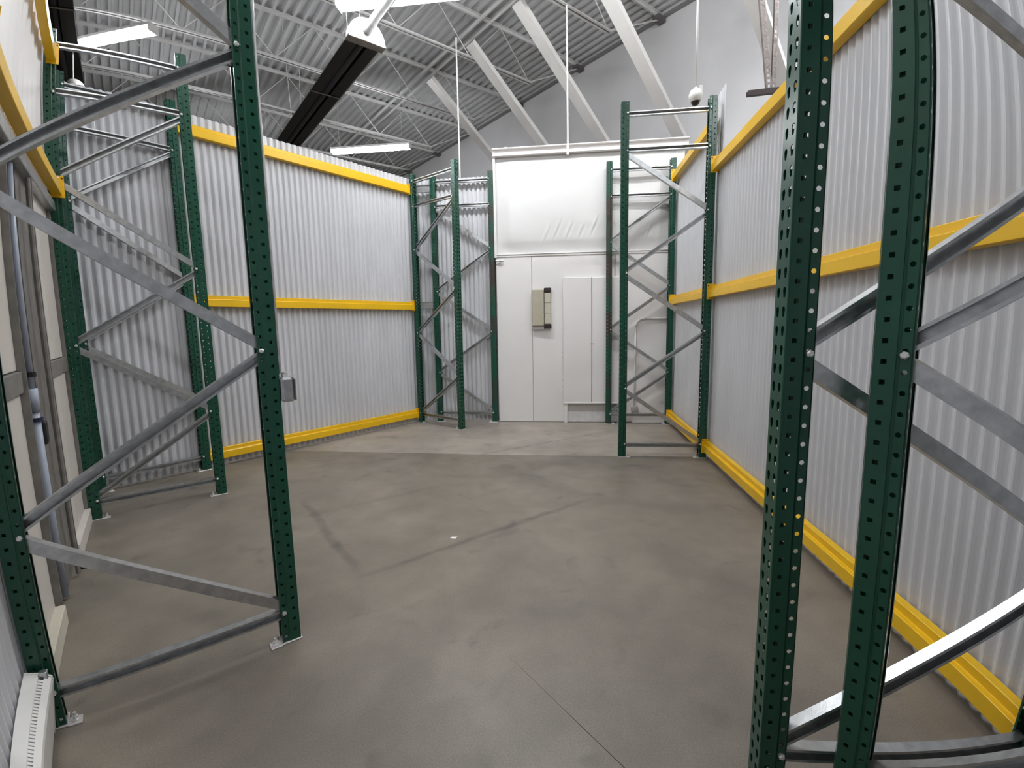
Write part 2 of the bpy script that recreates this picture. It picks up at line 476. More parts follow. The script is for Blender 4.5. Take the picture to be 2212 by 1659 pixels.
# drain pipe with strap and coupling inside the column
t = empty('drain_pipe', uw(-0.498, 3.31), 0, 'grey-blue plastic pipe standing in the galvanised column, with a dark strap', 'pipe')
MB().tube((0, 0, 0.02), (0, 0, 1.04), 0.019, 12).obj('pipe', PIPEGR, t, True)
MB().tube((0, 0, 1.04), (0, 0, 1.16), 0.024, 12).obj('coupling', PIPEGR, t, True)
MB().tube((0, 0, 1.16), (0, 0, 2.28), 0.015, 12).obj('upper_pipe', PIPEGR, t, True)
MB().box((-0.02, 0.040, 0.05), (-0.005, 0.062, 2.28), None, U, W).obj('strap', DARKBL, t)
mb = MB(); mb.tube(Vector((0, 0, 1.22)), Vector((0, 0, 1.245)), 0.026, 12)
mb.obj('clamp', BLACK, t)
mb = MB(); mb.bbox((-0.02, 0.02, 0.86), (0.03, 0.09, 0.98), 0.006, None, U, W)
mb.obj('buckle', BLACK, t)
MB().tube(Vector((0, 0, 0.99)), Vector((0, 0, 1.01)), 0.030, 12).obj('hose_ring', DARKBL, t)
# small conduit beside
o = MB().tube(uw(-0.462, 3.60, 0.02), uw(-0.462, 3.60, 2.28), 0.012, 8).obj('conduit', STUD)
tag(o, 'thin dull conduit inside the galvanised column left of the rack', 'conduit')

# ------------------------------------------------------------ white room front at the far end
YW = 6.755
wb = struct(MB().box((-1.0, YW + 0.02, 0), (1.62, YW + 0.20, 3.84)).obj('wall_back', WHITE), 'white painted front wall at the far end')
# lower boards, each its own panel
for x0, x1 in ((-1.0, -0.492), (-0.486, 1.62)):
    MB().bbox((x0, YW, 0.006), (x1, YW + 0.03, 2.41), 0.003).obj('board', WHITE, wb)
# bulging vinyl liner
mb = MB()
nx, nz = 170, 60
x0, x1, z0, z1 = -0.99, 1.50, 2.455, 3.80
creases = [(-0.20, 2.62, 0.32), (-0.02, 2.63, 0.26), (0.16, 2.64, 0.2), (0.32, 2.66, 0.30), (-0.33, 2.60, 0.26), (1.1, 2.62, 0.2)]
vs, fs = [], []
for j in range(nz + 1):
    for i in range(nx + 1):
        a, b = i / nx, j / nz
        x, z = x0 + (x1 - x0) * a, z0 + (z1 - z0) * b
        e = min(1, min(a, 1 - a) * 12) * min(1, min(b, 1 - b) * 8)
        d = 0.05 * e * sin(pi * b) ** 0.5 * (1 - 0.25 * b)
        for cx, cz, ln in creases:
            dx = (x - cx) - (z - cz) * 0.45
            if 0 <= z - cz <= ln: d += 0.009 * (math.exp(-(dx / 0.014) ** 2) - 0.7 * math.exp(-((dx - 0.03) / 0.014) ** 2)) * sin(pi * (z - cz) / ln)
        d += 0.004 * sin(x * 7 + z * 5) * e
        vs.append((x, YW + 0.02 - d, z))
for j in range(nz):
    for i in range(nx):
        a = j * (nx + 1) + i
        fs.append((a, a + 1, a + nx + 2, a + nx + 1))
mb.add(vs, fs)
o = mb.obj('liner', LINER, wb, True)
o['label'] = 'bulging white vinyl sheet'
mb = MB().bbox((-1.0, YW - 0.012, 2.41), (1.52, YW + 0.03, 2.438), 0.004).bbox((-1.0, YW - 0.022, 2.438), (1.52, YW + 0.03, 2.450), 0.003)
mb.obj('seam_strip', WHITE, wb)
MB().bbox((-1.02, YW - 0.03, 2.40), (-0.985, YW + 0.1, 3.84), 0.004).obj('corner_trim', WHITE, wb)
# head rail: channel with two lips
t = empty('head_rail', (0, YW, 3.80), 0, 'white channel rail along the top edge of the white wall', 'rail')
mb = MB()
mb.extrude([(0.0, 0.0), (-0.06, 0.0), (-0.06, 0.012), (-0.012, 0.012), (-0.012, 0.095), (-0.06, 0.095), (-0.06, 0.107), (0.0, 0.107)], Vector((-1.02, 0, 0)), Vector((1.66, 0, 0)), Y, Z)
mb.obj('channel', WHITE, t)
MB().bbox((0.02, -0.065, -0.035), (0.055, -0.012, 0.11), 0.003).obj('bracket', WHITE, t)
MB().extrude([(0, 0), (0.33, 0), (0, 0.07)], Vector((-0.86, 0.1, 0.107)), Vector((-0.86, 0.14, 0.107)), X, Z).obj('wedge_plate', WHITE, t)
o = MB().tube((0.04, YW - 0.03, 3.90), (0.03, YW - 0.03, 5.68), 0.012, 8).obj('hanger_rod', WHITE)
tag(o, 'thin white vertical rod rising from the middle of the white wall rail', 'rod')
o = MB().tube((-1.564, 7.05, 3.55), (-1.564, 7.05, 5.6), 0.011, 8).obj('hanger_rod', WHITE)
tag(o, 'thin pale rod beside the top of the middle green post, left of the white wall', 'rod')
# raised cabinet door pair
t = empty('wall_cabinet', (0, YW, 0), 0, 'flush white two-door cabinet front on the far white wall', 'cabinet')
MB().bbox((-0.045, -0.045, 0.30), (0.360, 0.0, 2.09), 0.004).obj('door', WHITE, t)
MB().bbox((0.368, -0.045, 0.30), (0.78, 0.0, 2.09), 0.004).obj('door', WHITE, t)
MB().box((0.355, -0.035, 0.30), (0.373, 0.0, 2.09)).obj('gap_strip', DARKGAP, t)
for x in (0.345, 0.383): MB().tube((x, -0.052, 1.15), (x, -0.042, 1.15), 0.007, 8).obj('knob', BROWN, t)
for z in (1.92, 1.72, 1.18, 1.02, 0.95, 0.62, 0.53): MB().tube((-0.058, -0.006, z), (-0.058, -0.001, z), 0.006, 6).obj('screw', BROWNGR, t)
MB().bbox((-0.045, -0.06, 0.284), (0.80, 0.0, 0.300), 0.003).obj('bottom_rail', WHITE, t)
MB().bbox((-0.035, -0.05, 0.0), (0.012, 0.0, 0.284), 0.003).obj('leg', WHITE, t)
MB().bbox((0.735, -0.05, 0.0), (0.775, 0.0, 0.284), 0.003).obj('leg', WHITE, t)
MB().bbox((0.012, -0.008, 0.165), (0.735, 0.0, 0.284), 0.002).obj('recess_shade_panel', BROWNGR, t)  # grey colour paints the shadow strip below the bottom rail
MB().bbox((0.012, -0.014, 0.006), (0.735, 0.0, 0.165), 0.002).obj('kick_panel', mat('scuffed_white', (0.66, 0.65, 0.65), 0.5, 0, 0.1, 14), t)
# bolt-on box by the seam
t = empty('door_closer_box', (0, YW, 0), 0, 'beige upright box with a grey lens strip on the far white wall', 'box')
MB().bbox((-0.485, -0.075, 1.415), (-0.315, 0, 1.93), 0.006).obj('case', BEIGE, t)
MB().bbox((-0.485, -0.045, 1.36), (-0.315, 0, 1.415), 0.004).obj('base', BROWNGR, t)
for k in range(3): MB().bbox((-0.308, -0.06, 1.44 + k * 0.15), (-0.222, 0, 1.585 + k * 0.15), 0.004).obj('lens', BEIGE2, t)
for z0_, z1_ in ((1.375, 1.435), (1.892, 1.955)): MB().bbox((-0.312, -0.07, z0_), (-0.212, 0, z1_), 0.008).obj('end_cap', BROWN, t)
# conduit with elbow
pts = [Vector((1.48, YW - 0.02, 1.50)), Vector((1.13, YW - 0.02, 1.50))]
for k in range(1, 7):
    a = radians(90 + 15 * k)
    pts.append(Vector((1.10 + 0.12 * cos(a), YW - 0.02, 1.38 + 0.12 * sin(a))))
pts.append(Vector((0.98, YW - 0.02, 0.24)))
t = empty('wall_conduit', (0, 0, 0), 0, 'white painted conduit with a bend, low on the white wall behind the right racks', 'conduit')
MB().path(pts, 0.013, 10).obj('pipe', WHITE, t, True)
MB().bbox((0.93, YW - 0.05, 0.17), (1.03, YW, 0.24), 0.006).obj('fitting', BROWNGR, t)
o = MB().tube((-1.00, YW - 0.03, 2.362), (-0.885, YW - 0.03, 2.352), 0.011, 8).tube((-0.99, YW - 0.03, 2.30), (-0.91, YW - 0.03, 2.352), 0.004, 6).obj('wall_peg', GALV)
tag(o, 'short metal peg sticking out at the left edge of the white wall', 'peg')
o = MB().tube((0.694, YW - 0.012, 2.10), (0.694, YW - 0.012, 2.40), 0.008, 8).obj('drop_rod', BROWNGR)
tag(o, 'short dull rod above the white cabinet doors, between two rack posts', 'rod')
o = MB().bbox((0.95, YW - 0.05, 0.0), (1.45, YW, 0.13), 0.006).obj('wall_curb', WHITE)
tag(o, 'low white painted curb at the foot of the white wall behind the right racks', 'curb')

# ------------------------------------------------------------ upright column mesh with real perforations
PITCHH = 0.0508
NH = 71
HT = NH * PITCHH            # 3.607
def rect_ring(w, h, n=8):
    return [(-w/2, -h/2), (0, -h/2), (w/2, -h/2), (w/2, 0), (w/2, h/2), (0, h/2), (-w/2, h/2), (-w/2, 0)]
def shape(kind):
    if kind == 'round': return [(0.0068 * cos(radians(225 + 45 * k)), 0.0068 * sin(radians(225 + 45 * k))) for k in range(8)]
    if kind == 'square': return [(a * 0.0122, b * 0.0122) for a, b in ((-.5, -.5), (0, -.5), (.5, -.5), (.5, 0), (.5, .5), (0, .5), (-.5, .5), (-.5, 0))]
    if kind == 'tear': return [(-0.0048, -0.013), (0, -0.0155), (0.0048, -0.013), (0.0085, 0.004), (0.0062, 0.0115), (0, 0.014), (-0.0062, 0.0115), (-0.0085, 0.004)]
def strip(mb, o, ex, nrm, s0, s1, hx, kind, phase, t=0.0022, r_adj=0):
    """perforated strip: axis ex from s0 to s1, holes at hx; nrm points out"""
    sh = shape(kind)
    w = s1 - s0
    def P(s_, z, k): return o + ex * s_ + Z * z - nrm * (t * k)
    z = 0.0
    if phase: # partial solid start
        mb.add([P(s0, 0, 0), P(s1, 0, 0), P(s1, phase * PITCHH, 0), P(s0, phase * PITCHH, 0)], [(0, 1, 2, 3)])
        mb.add([P(s0, 0, 1), P(s1, 0, 1), P(s1, phase * PITCHH, 1), P(s0, phase * PITCHH, 1)], [(3, 2, 1, 0)])
        z = phase * PITCHH
    n = NH - (1 if phase else 0)
    for i in range(n):
        zc = z + PITCHH / 2
        rr = [(s0, z), (hx, z), (s1, z), (s1, zc), (s1, z + PITCHH), (hx, z + PITCHH), (s0, z + PITCHH), (s0, zc)]
        hh = [(hx + a, zc + b) for a, b in sh]
        vs = [P(a, b, 0) for a, b in rr] + [P(a, b, 0) for a, b in hh] + [P(a, b, 1) for a, b in rr] + [P(a, b, 1) for a, b in hh]
        fs = []
        for k in range(8):
            m_ = (k + 1) % 8
            fs.append((k, m_, 8 + m_, 8 + k))
            fs.append((16 + m_, 16 + k, 24 + k, 24 + m_))
            fs.append((8 + k, 8 + m_, 24 + m_, 24 + k))
        mb.add(vs, fs)
        z += PITCHH
    if phase:
        mb.add([P(s0, z, 0), P(s1, z, 0), P(s1, HT, 0), P(s0, HT, 0)], [(0, 1, 2, 3)])
        mb.add([P(s0, z, 1), P(s1, z, 1), P(s1, HT, 1), P(s0, HT, 1)], [(3, 2, 1, 0)])
def column_mesh():
    mb = MB()
    O = Vector((0, 0, 0))
    # front face x=0, two columns of teardrops
    strip(mb, O, Y, -X, -0.036, 0.0, -0.017, 'tear', 0)
    strip(mb, O, Y, -X, 0.0, 0.036, 0.017, 'tear', 0)
    for s_ in (-1, 1):
        n = Y * s_
        strip(mb, O + n * 0.038, X, n, 0.002, 0.046, 0.022, 'square', 0.5)
        strip(mb, O + n * 0.0335, X, n, 0.051, 0.074, 0.062, 'round', 0)
        # rounded front corner, step, inner lip: closed little strips
        def quad(p, q_):
            t_ = 0.0022
            d = (q_ - p).normalized()
            nn = Vector((d.y, -d.x, 0)) * t_
            mb.add([p, q_, q_ + Z * HT, p + Z * HT, p + nn, q_ + nn, q_ + nn + Z * HT, p + nn + Z * HT], [(0, 1, 2, 3), (7, 6, 5, 4), (3, 2, 6, 7), (0, 4, 5, 1)])
        quad(Vector((0, 0.036 * s_, 0)), Vector((0.002, 0.038 * s_, 0)))
        quad(Vector((0.046, 0.038 * s_, 0)), Vector((0.051, 0.0335 * s_, 0)))
        quad(Vector((0.074, 0.0335 * s_, 0)), Vector((0.076, 0.0315 * s_, 0)))
        quad(Vector((0.076, 0.0315 * s_, 0)), Vector((0.076, 0.022 * s_, 0)))
    me = bpy.data.meshes.new('upright')
    me.from_pydata(mb.v, [], mb.f)
    me.materials.append(GREEN)
    return me
COLM = column_mesh()
GREENW = mat('green_enamel_weathered', (0.008, 0.070, 0.042), 0.45)
nt = GREENW.node_tree
nz_ = nt.nodes.new('ShaderNodeTexNoise'); nz_.inputs['Scale'].default_value = 1.6
rp_ = nt.nodes.new('ShaderNodeValToRGB')
rp_.color_ramp.elements[0].position = 0.46; rp_.color_ramp.elements[0].color = (0.008, 0.075, 0.045, 1)
rp_.color_ramp.elements[1].position = 0.56; rp_.color_ramp.elements[1].color = (0.045, 0.035, 0.028, 1)
nt.links.new(nt.nodes['Mapping'].outputs[0], nz_.inputs['Vector']); nt.links.new(nz_.outputs['Fac'], rp_.inputs[0]); nt.links.new(rp_.outputs[0], nt.nodes['Principled BSDF'].inputs['Base Color'])
COLG = COLM.copy(); COLG.materials[0] = GREENW

# ------------------------------------------------------------ struts, bolts, plates
DEP = 0.918
def channel_mesh(L, name):
    w, d, t, lip = 0.0215, 0.038, 0.0018, 0.009
    pf = [(-d/2, -w), (d/2, -w), (d/2, -w + lip), (d/2 - t, -w + lip), (d/2 - t, -w + t), (-d/2 + t, -w + t), (-d/2 + t, w - t), (d/2 - t, w - t), (d/2 - t, w - lip), (d/2, w - lip), (d/2, w), (-d/2, w)]
    mb = MB().extrude(pf, Vector((0, 0, 0)), Vector((L, 0, 0)), Y, Z)
    return mb.mesh(name, GALV)
zE, zO = [0.150, 1.345, 2.545], [0.750, 1.945, 3.150]
A0, A1 = 0.060, DEP - 0.060
DX = A1 - A0
OFF = 0.026
DL = math.hypot(DX, 0.598 - 2 * OFF)
DIAG = channel_mesh(DL, 'diagonal_brace')
HORZ = channel_mesh(DX, 'horizontal_brace')
mb = MB()
for s_ in (-1, 1):
    mb.tube((0, s_ * 0.034, 0), (0, s_ * 0.043, 0), 0.0098, 6)
    mb.tube((0, s_ * 0.043, 0), (0, s_ * 0.0455, 0), 0.0098, 6, 0.006)
mb.tube((0, -0.034, 0), (0, 0.034, 0), 0.005, 6)
BOLT = mb.mesh('bolt', ZINC)
mb = MB().bbox((-0.005, -0.043, 0), (0.082, 0.043, 0.008), 0.002).bbox((0.080, -0.048, 0), (0.128, 0.004, 0.0078), 0.002)
FOOT = mb.mesh('footplate', PLATE)
mb = MB().tube((0.106, -0.020, 0.008), (0.106, -0.020, 0.012), 0.016, 12).tube((0.106, -0.020, 0.012), (0.106, -0.020, 0.024), 0.011, 6).tube((0.106, -0.020, 0.024), (0.106, -0.020, 0.038), 0.006, 8)
ANCH = mb.mesh('anchor_bolt', ZINC)

def rack_frame(p, d, left_even, label, feet=True, group='green rack frames', worn=None):
    """p: ground centre of the outer face of the left post (as seen); d: direction to the right post.
    left_even: whether the left post carries the even node heights"""
    r = empty('rack_frame', p, ang(d), label, 'rack frame', group)
    ups = []
    for k in (0, 1):
        m = Matrix.Translation((0, 0, 0.008)) if k == 0 else Matrix.Translation((DEP, 0, 0.008)) @ Matrix.Rotation(pi, 4, 'Z')
        u_ = inst(COLG if worn == k else COLM, 'upright', r, mtx=m)
        if worn == k: u_['label'] = 'upright with brown worn patches'
        ups.append(u_)
        inst(FOOT, 'footplate', u_, mtx=Matrix.Translation((0, 0, -0.008)) @ (Matrix.Scale(-1, 4, Y) if k else Matrix.Identity(4)))
        inst(ANCH, 'anchor_bolt', u_, mtx=Matrix.Translation((0, 0, -0.008)) @ (Matrix.Scale(-1, 4, Y) if k else Matrix.Identity(4)))
    zl, zr = (zE, zO) if left_even else (zO, zE)
    ev = ups[0] if left_even else ups[1]
    for i, u_ in enumerate(ups):
        zs = list(zl if i == 0 else zr) + [3.505] + ([0.15] if (zl if i == 0 else zr) is zO else [3.15])
        for z in zs: inst(BOLT, 'bolt', u_, (0.062, 0, z - 0.008))
    # diagonals between successive nodes
    nodes = sorted([(z, 0) for z in zl] + [(z, 1) for z in zr])
    for (z0_, s0), (z1_, s1) in zip(nodes[:-1], nodes[1:]):
        rising = s0 == 0
        a0, a1 = (A0, z0_ + OFF), (A1, z1_ - OFF)
        if not rising: a0, a1 = (A0, z1_ - OFF), (A1, z0_ + OFF)
        sl = math.atan2(a1[1] - a0[1], a1[0] - a0[0])
        m = Matrix.Translation((a0[0], 0, a0[1])) @ Matrix.Rotation(-sl, 4, 'Y')
        if rising: m = m @ Matrix.Rotation(pi, 4, 'X')
        inst(DIAG, 'diagonal_brace', r, mtx=m)
    for z in (0.15 - OFF * 0.6, 3.15 + OFF * 0.6, 3.505):
        m = Matrix.Translation((A0, 0, z))
        m = m @ Matrix.Rotation(pi, 4, 'X')
        inst(HORZ, 'horizontal_brace', r, mtx=m)
    return r

FA = rack_frame(uw(-0.482, 2.205), U, False, 'nearest green rack frame at the left, with an electrical box on its right post')
rack_frame(uw(-0.485, 4.670), U, True, 'second green rack frame at the left, standing in front of the slanted partition')
rack_frame(tn(0.735, -5.385), T, True, 'green rack frame set flat against the left corrugated partition, behind the second one')
rack_frame(tn(4.52, -5.390), N, True, 'green rack frame at the far left corner, its teardrop slots turned to the room')
rack_frame(Vector((-1.938, 6.745, 0)), X, False, 'green rack frame flat against the short far corrugated wall', worn=1)
rack_frame(Vector((0.560, 6.640, 0)), X, True, 'farthest green rack frame on the right, against the white wall', worn=0)
rack_frame(Vector((0.558, 4.957, 0)), X, False, 'tall middle green rack frame on the right, in front of the far one')
rack_frame(Vector((0.573, 1.313, 0)), X, True, 'near green rack frame at the right whose slotted post edge catches the light')
rack_frame(Vector((0.783, 1.250, 0)), -W, True, 'nearest green rack frame at the right edge, turned at an angle to its neighbour')

# ------------------------------------------------------------ yellow beams
def beam(p, d, length, nrm, z0, label, group, h=0.115):
    """p: start point on the wall side; nrm: toward the room"""
    r = empty('rack_beam', p + Z * z0, ang(d), label, 'rack beam', group)
    s_ = 1 if Vector((-d.y, d.x, 0)).dot(nrm) > 0 else -1
    c = 0.003
    pf = [(0, 0), (0.062 - c, 0), (0.062, c), (0.062, h - 0.042 - c), (0.062 - c, h - 0.042), (0.041, h - 0.042), (0.038, h - 0.038), (0.038, h - c), (0.038 - c, h), (0, h)]
    mb = MB().extrude([(a * s_, b) for a, b in pf], Vector((0.005, 0, 0)), Vector((length - 0.005, 0, 0)), Y, Z)
    mb.obj('beam', YELLOW, r)
    for x in (0.0, length - 0.005):
        e = MB().bbox((x, -0.004 * s_, -0.018), (x + 0.005, 0.078 * s_, h + 0.022), 0.002)
        pl = e.obj('end_plate', YELLOW, r)
        sg = 1 if x == 0 else -1
        MB().tube((x + 0.0025 + sg * 0.002, 0.068 * s_, h + 0.004), (x + 0.0025 + sg * 0.006, 0.068 * s_, h + 0.004), 0.006, 8).obj('lock_pin', BROWN, pl)
    return r
XB = 1.503
XB2 = 1.486
gr = 'yellow beams on the right partition'
for z0_, nm in ((0.075, 'lowest, near the floor'), (1.682, 'at eye height'), (2.915, 'topmost')):
    beam(Vector((XB, 1.352, 0)), Y, 4.918 - 1.352, -X, z0_, 'long yellow step beam of the near right bay, ' + nm, gr)
for z0_, nm in ((0.075, 'lowest, near the floor'), (1.682, 'at eye height'), (3.33, 'topmost')):
    beam(Vector((XB2, 4.996, 0)), Y, 6.601 - 4.996, -X, z0_, 'short yellow step beam of the far right bay, ' + nm, gr)
gr = 'yellow beams on the left slanted partition'
for z0_, nm in ((0.080, 'lowest, near the floor'), (1.685, 'at eye height'), (3.345, 'topmost')):
    beam(tn(1.632, -5.442), T, 4.480 - 1.632, N, z0_, 'long yellow step beam on the left slanted partition, ' + nm, gr)
gr = 'yellow beams above the left panelled wall'
for z0_, nm in ((2.42, 'lower one, its end plate on the second left rack frame'), (3.365, 'upper one, near the left frame top')):
    beam(uw(-0.466, 2.244), W, 4.631 - 2.244, U, z0_, 'yellow beam receding along the left wall, ' + nm, gr)
# galvanised spacer plates between the two far corner frames
for z, nm in ((3.36, 'upper'), (1.70, 'lower')):
    o = MB().bbox((0, -0.012, 0), (0.19, 0.012, 0.09), 0.003).bbox((0, -0.02, 0.088), (0.19, 0.012, 0.10), 0.002).obj('spacer_bracket', GALV, None, False, Vector((-2.13, 6.70, z)))
    tag(o, 'flat galvanised spacer joining the two far left corner frames, ' + nm + ' one', 'bracket', 'galvanised spacers')

# ------------------------------------------------------------ electrical box and conduit on the nearest left frame
t = empty('junction_box', uw(0.437, 2.200, 1.118), ang(U), 'small square galvanised electrical box on the nearest left rack post', 'electrical box')
MB().bbox((0.0, -0.052, 0), (0.054, 0.050, 0.108), 0.010).obj('box', GALV, t)
MB().bbox((0.054, -0.05, 0.004), (0.060, 0.048, 0.104), 0.004).obj('cover', STUD, t)
MB().tube((0.018, -0.03, 0.108), (0.018, -0.03, 0.122), 0.008, 8).obj('connector', ZINC, t)
MB().tube((0.052, -0.045, 0.112), (0.060, -0.045, 0.098), 0.007, 8).obj('screw', ZINC, t)
MB().tube((0.030, 0.02, 0.108), (0.030, 0.02, 0.125), 0.013, 10).obj('connector', ZINC, t)
o = MB().tube(uw(0.443, 2.180, 1.24), uw(0.443, 2.180, 3.62), 0.006, 8).obj('conduit_lit_edge', GALV)  # bright thin tube also stands in for the lit edge along the post
tag(o, 'thin grey conduit rising from the electrical box, also standing in for the lit edge of the nearest left post', 'conduit')

# ------------------------------------------------------------ radiant tube heaters
def radiant(u0, w0, w1, z, label, fluepipe=True):
    t = empty('radiant_heater', uw(u0, w0, z), ang(W), label, 'radiant heater', 'overhead radiant heaters')
    L = w1 - w0    # local x along W, local y = -U
    hw = 0.20
    pf = [(-hw, 0), (-hw + 0.125, 0.10), (hw - 0.125, 0.10), (hw, 0), (hw + 0.006, 0), (hw - 0.12, 0.108), (-hw + 0.12, 0.108), (-hw - 0.006, 0)]
    MB().extrude(pf, Vector((0, 0, 0)), Vector((L, 0, 0)), Y, Z).obj('reflector', ALU, t)
    MB().extrude([(-hw + 0.006, 0.003), (-0.060, 0.003), (-0.060, 0.098), (-hw + 0.125, 0.098)], Vector((0.02, 0, 0)), Vector((L - 0.02, 0, 0)), Y, Z).obj('baffle', BLACK, t)
    MB().extrude([(hw - 0.006, 0.003), (hw - 0.125, 0.098), (0.060, 0.098), (0.060, 0.003)], Vector((0.02, 0, 0)), Vector((L - 0.02, 0, 0)), Y, Z).obj('baffle', BLACK, t)
    MB().tube((0.03, 0, 0.055), (L - 0.03, 0, 0.050), 0.050, 14).obj('burner_tube', TUBE, t, True)
    MB().box((0.02, -0.065, 0.090), (L - 0.02, 0.065, 0.098)).obj('back_strip', BLACK, t)
    # domed end cap
    vs = []; n = 12
    mbc = MB()
    arc = [(hw * 1.08 * cos(pi * i / n), 0.235 * sin(pi * i / n)) for i in range(n + 1)]
    mbc.extrude([(a, b - 0.015) for a, b in arc], Vector((-0.09, 0, 0)), Vector((0.005, 0, 0)), Y, Z)
    mbc.obj('end_cap', CAMW, t)
    MB().bbox((-0.10, -hw - 0.02, -0.035), (0.02, hw + 0.02, -0.012), 0.004).obj('end_tray', STUD, t)
    for x in [v for v in (1.45, 3.6, 5.8) if v < L]: MB().box((x, -hw - 0.01, -0.008), (x + 0.025, hw + 0.01, -0.002)).obj('cross_strap', STUD, t)
    for x in [v for v in (0.3, 3.0, 5.7) if v < L]:
        for s_ in (-1, 1): MB().tube((x, s_ * 0.07, 0.105), (x, s_ * 0.12, ZC - z), 0.004, 5).obj('hanger', JOIST, t)
    if fluepipe:
        MB().tube((-0.08, 0, 0.09), (-4.5, 0, 0.13), 0.052, 16).obj('flue_pipe', mat('grey_flue', (0.42, 0.42, 0.43), 0.35, 0.6, 0.15, 12), t, True)
    return t
radiant(2.27, 5.48, 13.6, 4.70, 'long black radiant tube heater with white end cap, hanging over the left partition')
radiant(-0.62, 5.0, 13.0, 4.70, 'dark radiant heater at the upper left, beside the yellow beam', False)
# stub of duct near the second heater
t = empty('round_duct', uw(-0.45, 7.3, 4.20), ang(W), 'short grey round duct hanging below the upper left heater', 'duct')
MB().tube((0, 0, 0.02), (0.42, 0.10, 0.02), 0.10, 18).obj('duct', STUD, t, True)
MB().tube((0.15, 0.03, 0.1), (0.15, 0.03, 0.55), 0.006, 6).obj('hanger', JOIST, t)

# ------------------------------------------------------------ fluorescent fixtures
def lamp(p, label, d=None, length=1.60, group='ceiling strip lamps'):
    d = d or X
    t = empty('strip_lamp', p, ang(d), label, 'lamp', group)
    hl = length / 2
    pf = [(-0.07, 0.0), (-0.07, -0.045), (-0.05, -0.06), (0.05, -0.06), (0.07, -0.045), (0.07, 0.0)]
    MB().extrude(pf, Vector((-hl, 0, 0)), Vector((hl, 0, 0)), Y, Z).obj('diffuser', LAMPM, t)
    MB().bbox((-hl, -0.072, 0.002), (hl, 0.072, 0.045), 0.006).obj('housing', WHITE, t)
    for s_ in (-1, 1): MB().bbox((s_ * hl, -0.078, -0.062), (s_ * (hl + 0.012), 0.078, 0.046), 0.004).obj('end_cap', WHITE, t)
    for s_ in (-1, 1): MB().tube((s_ * (hl - 0.15), 0, 0.045), (s_ * (hl - 0.15), 0, ZC - p.z), 0.004, 5).obj('hanger', JOIST, t)
    return t
lamp(uw(-0.23, 7.67, 5.0), 'bright strip lamp at the upper left, seen between rack braces')
lamp(uw(2.55, 4.89, 5.0), 'bright strip lamp at the top edge of the view, beside the heater pipe')
lamp(uw(3.84, 9.23, 5.0), 'bright strip lamp hanging beyond the left partition near the far corner')
lamp(Vector((0.40, 4.95, 5.4)), 'strip lamp above the right rack bay, just above the view')
lamp(Vector((-1.7, 1.2, 5.0)), 'strip lamp overhead behind the viewpoint, left one')
lamp(Vector((2.2, 1.2, 5.0)), 'strip lamp overhead behind the viewpoint, right one')
lamp(Vector((3.1, 4.45, 5.2)), 'unseen strip lamp added beyond the right partition to brighten the building wall')  # added out of view to brighten the lower right of the building wall
lamp(Vector((-7.7, 9.2, 5.0)), 'strip lamp in the hall far beyond the left partition')

# ------------------------------------------------------------ dome camera
D = 5.6; a = radians(14.4)
cx, cyy = D * sin(a), D * cos(a)
t = empty('dome_camera', (cx, cyy, 3.76), 0, 'white dome security camera hanging on a thin white pole', 'camera')
mb = MB(); prev = None
prof = [(0.012, 0.17), (0.03, 0.15), (0.055, 0.135), (0.070, 0.10), (0.072, 0.07), (0.066, 0.055)]
def lathe(prof, n=20):
    mb = MB(); vs = []
    for r, z in prof:
        for i in range(n): vs.append((r * cos(2 * pi * i / n), r * sin(2 * pi * i / n), z))
    fs = []
    for k in range(len(prof) - 1):
        for i in range(n):
            j = (i + 1) % n
            fs.append((k * n + i, k * n + j, (k + 1) * n + j, (k + 1) * n + i))
    return mb.add(vs, fs)
lathe(prof + [(0.055, 0.03), (0.045, 0.022), (0.0, 0.022)]).obj('housing', CAMW, t, True)
lathe([(0.046 * cos(radians(6 * k * 2.5)), 0.026 - 0.046 * sin(radians(6 * k * 2.5))) for k in range(7)]).obj('dome', DOME, t, True)
MB().tube((0, 0, 0.16), (0.0, 0.0, ZC - 3.76), 0.013, 10).obj('pole', WHITE, t, True)
MB().bbox((0.03, 0.0, 0.11), (0.075, 0.06, 0.19), 0.006).obj('junction_cover', BROWNGR, t)

# ------------------------------------------------------------ trapeze hanger at upper right
t = empty('trapeze_hanger', (1.95, 5.12, 3.70), 0, 'dark slotted trapeze hanger with two perforated steel straps at the upper right', 'hanger')
mb = MB()
mb.extrude([(-0.02, 0), (0.02, 0), (0.02, 0.05), (0.017, 0.05), (0.017, 0.003), (-0.017, 0.003), (-0.017, 0.05), (-0.02, 0.05)], Vector((-0.13, 0.03, -0.02)), Vector((0.62, -0.05, -0.02)), Y, Z)
mb.obj('channel', CHANNEL, t)
def slotted(p, q_, w=0.05):
    p, q_ = Vector(p), Vector(q_)
    n = int((q_ - p).length / 0.05)
    mb = MB()
    d = (q_ - p).normalized(); sd = d.cross(Y).normalized()
    mb.bar(p + sd * w * 0.4, q_ + sd * w * 0.4, 0.003, w * 0.28, Y)
    mb.bar(p - sd * w * 0.4, q_ - sd * w * 0.4, 0.003, w * 0.28, Y)
    mb.bar(p + sd * w * 0.55 + Y * 0.015, q_ + sd * w * 0.55 + Y * 0.015, 0.03, 0.003, Y)
    for i in range(n + 1):
        c = p + (q_ - p) * (i / n)
        mb.bar(c - d * 0.011, c + d * 0.011, 0.003, w * 0.6, Y)
    return mb
slotted((0.07, 0, 0.03), (-0.20, 0.05, 2.62)).obj('slotted_strap', RUST, t)
slotted((0.11, 0, 0.03), (0.15, 0.05, 2.62), 0.036).obj('slotted_strap', RUST, t)

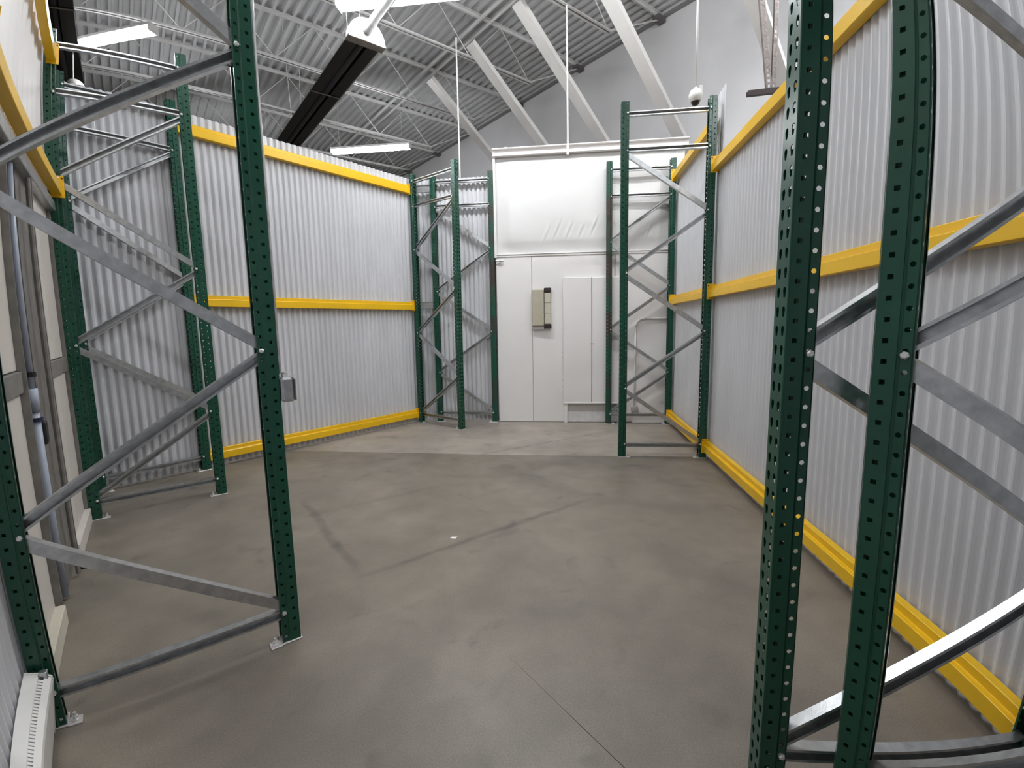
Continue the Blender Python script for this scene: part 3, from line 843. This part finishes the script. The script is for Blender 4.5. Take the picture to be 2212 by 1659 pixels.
# ------------------------------------------------------------ baseboard heater, bottom left
t = empty('baseboard_heater', uw(-0.487, 2.135, 0.0), ang(-W), 'white metal baseboard heater at the lower left, along the grey corrugated sheet', 'heater')
L = 2.2    # local x toward the viewer
sgn = 1 if Vector((W.y, -W.x, 0)).dot(U) > 0 else -1
pf = [(0, 0.02), (0.010, 0.02), (0.010, 0.235), (0.018, 0.247), (0.046, 0.245), (0.044, 0.259), (0.0, 0.272)]
MB().extrude([(a * sgn, b) for a, b in pf], Vector((0, 0, 0)), Vector((L, 0, 0)), Y, Z).obj('back_housing', HEATW, t)
MB().extrude([(a * sgn, b) for a, b in [(0.040, 0.030), (0.046, 0.030), (0.082, 0.222), (0.080, 0.236), (0.060, 0.248), (0.060, 0.242), (0.076, 0.230), (0.076, 0.222)]], Vector((0, 0, 0)), Vector((L, 0, 0)), Y, Z).obj('front_cover', HEATW, t)
mb = MB()
x = 0.03
while x < L - 0.03:
    ring = [(x, 0.043, 0.256), (x + 0.012, 0.043, 0.256), (x + 0.012, 0.062, 0.246), (x, 0.062, 0.246)]
    mb.add([Vector((a, sgn * b, c)) for a, b, c in ring] + [Vector((a, sgn * b, c - 0.006)) for a, b, c in ring],
           [(0, 1, 2, 3), (7, 6, 5, 4), (0, 3, 7, 4), (1, 5, 6, 2), (0, 4, 5, 1), (3, 2, 6, 7)])
    x += 0.0185
o = mb.obj('louvre', HEATW, t); o['kind'] = 'stuff'
MB().box((0.02, sgn * 0.012, 0.04), (L - 0.02, sgn * 0.040, 0.222)).obj('element', mat('dark_fins', (0.25, 0.24, 0.23), 0.6, 0.3), t)
MB().extrude([(a * sgn, b) for a, b in [(0, 0.012), (0.046, 0.012), (0.084, 0.222), (0.082, 0.239), (0.044, 0.262), (0, 0.275)]], Vector((-0.005, 0, 0)), Vector((0.005, 0, 0)), Y, Z).obj('end_cap', HEATW, t)
MB().bbox((-0.010, sgn * 0.046, 0.230), (0.018, sgn * 0.072, 0.268), 0.003).obj('knockout_tab', GALV, t)

# ------------------------------------------------------------ small things on the floor
o = MB().add([(-0.022, -0.009, 0.001), (0.018, -0.013, 0.001), (0.024, 0.008, 0.003), (-0.016, 0.012, 0.001), (-0.022, -0.009, 0.003), (0.018, -0.013, 0.004), (0.024, 0.008, 0.007), (-0.016, 0.012, 0.003)],
             [(3, 2, 1, 0), (4, 5, 6, 7), (0, 1, 5, 4), (1, 2, 6, 5), (2, 3, 7, 6), (3, 0, 4, 7)]).obj('paper_scrap', PAPER, None, False, Vector((-0.764, 2.906, 0.0)))
tag(o, 'tiny white paper scrap lying in the middle of the concrete floor', 'scrap')

o = MB().bbox((-0.035, -0.010, 0), (0.030, 0.012, 0.012), 0.004).bbox((0.0, -0.022, 0), (0.018, 0.02, 0.020), 0.004).obj('anchor_stub', BLACK, None, False, Vector((-2.96, 2.30, 0.0)))
tag(o, 'small dark metal stub on the floor by the left panelled wall', 'metal stub')
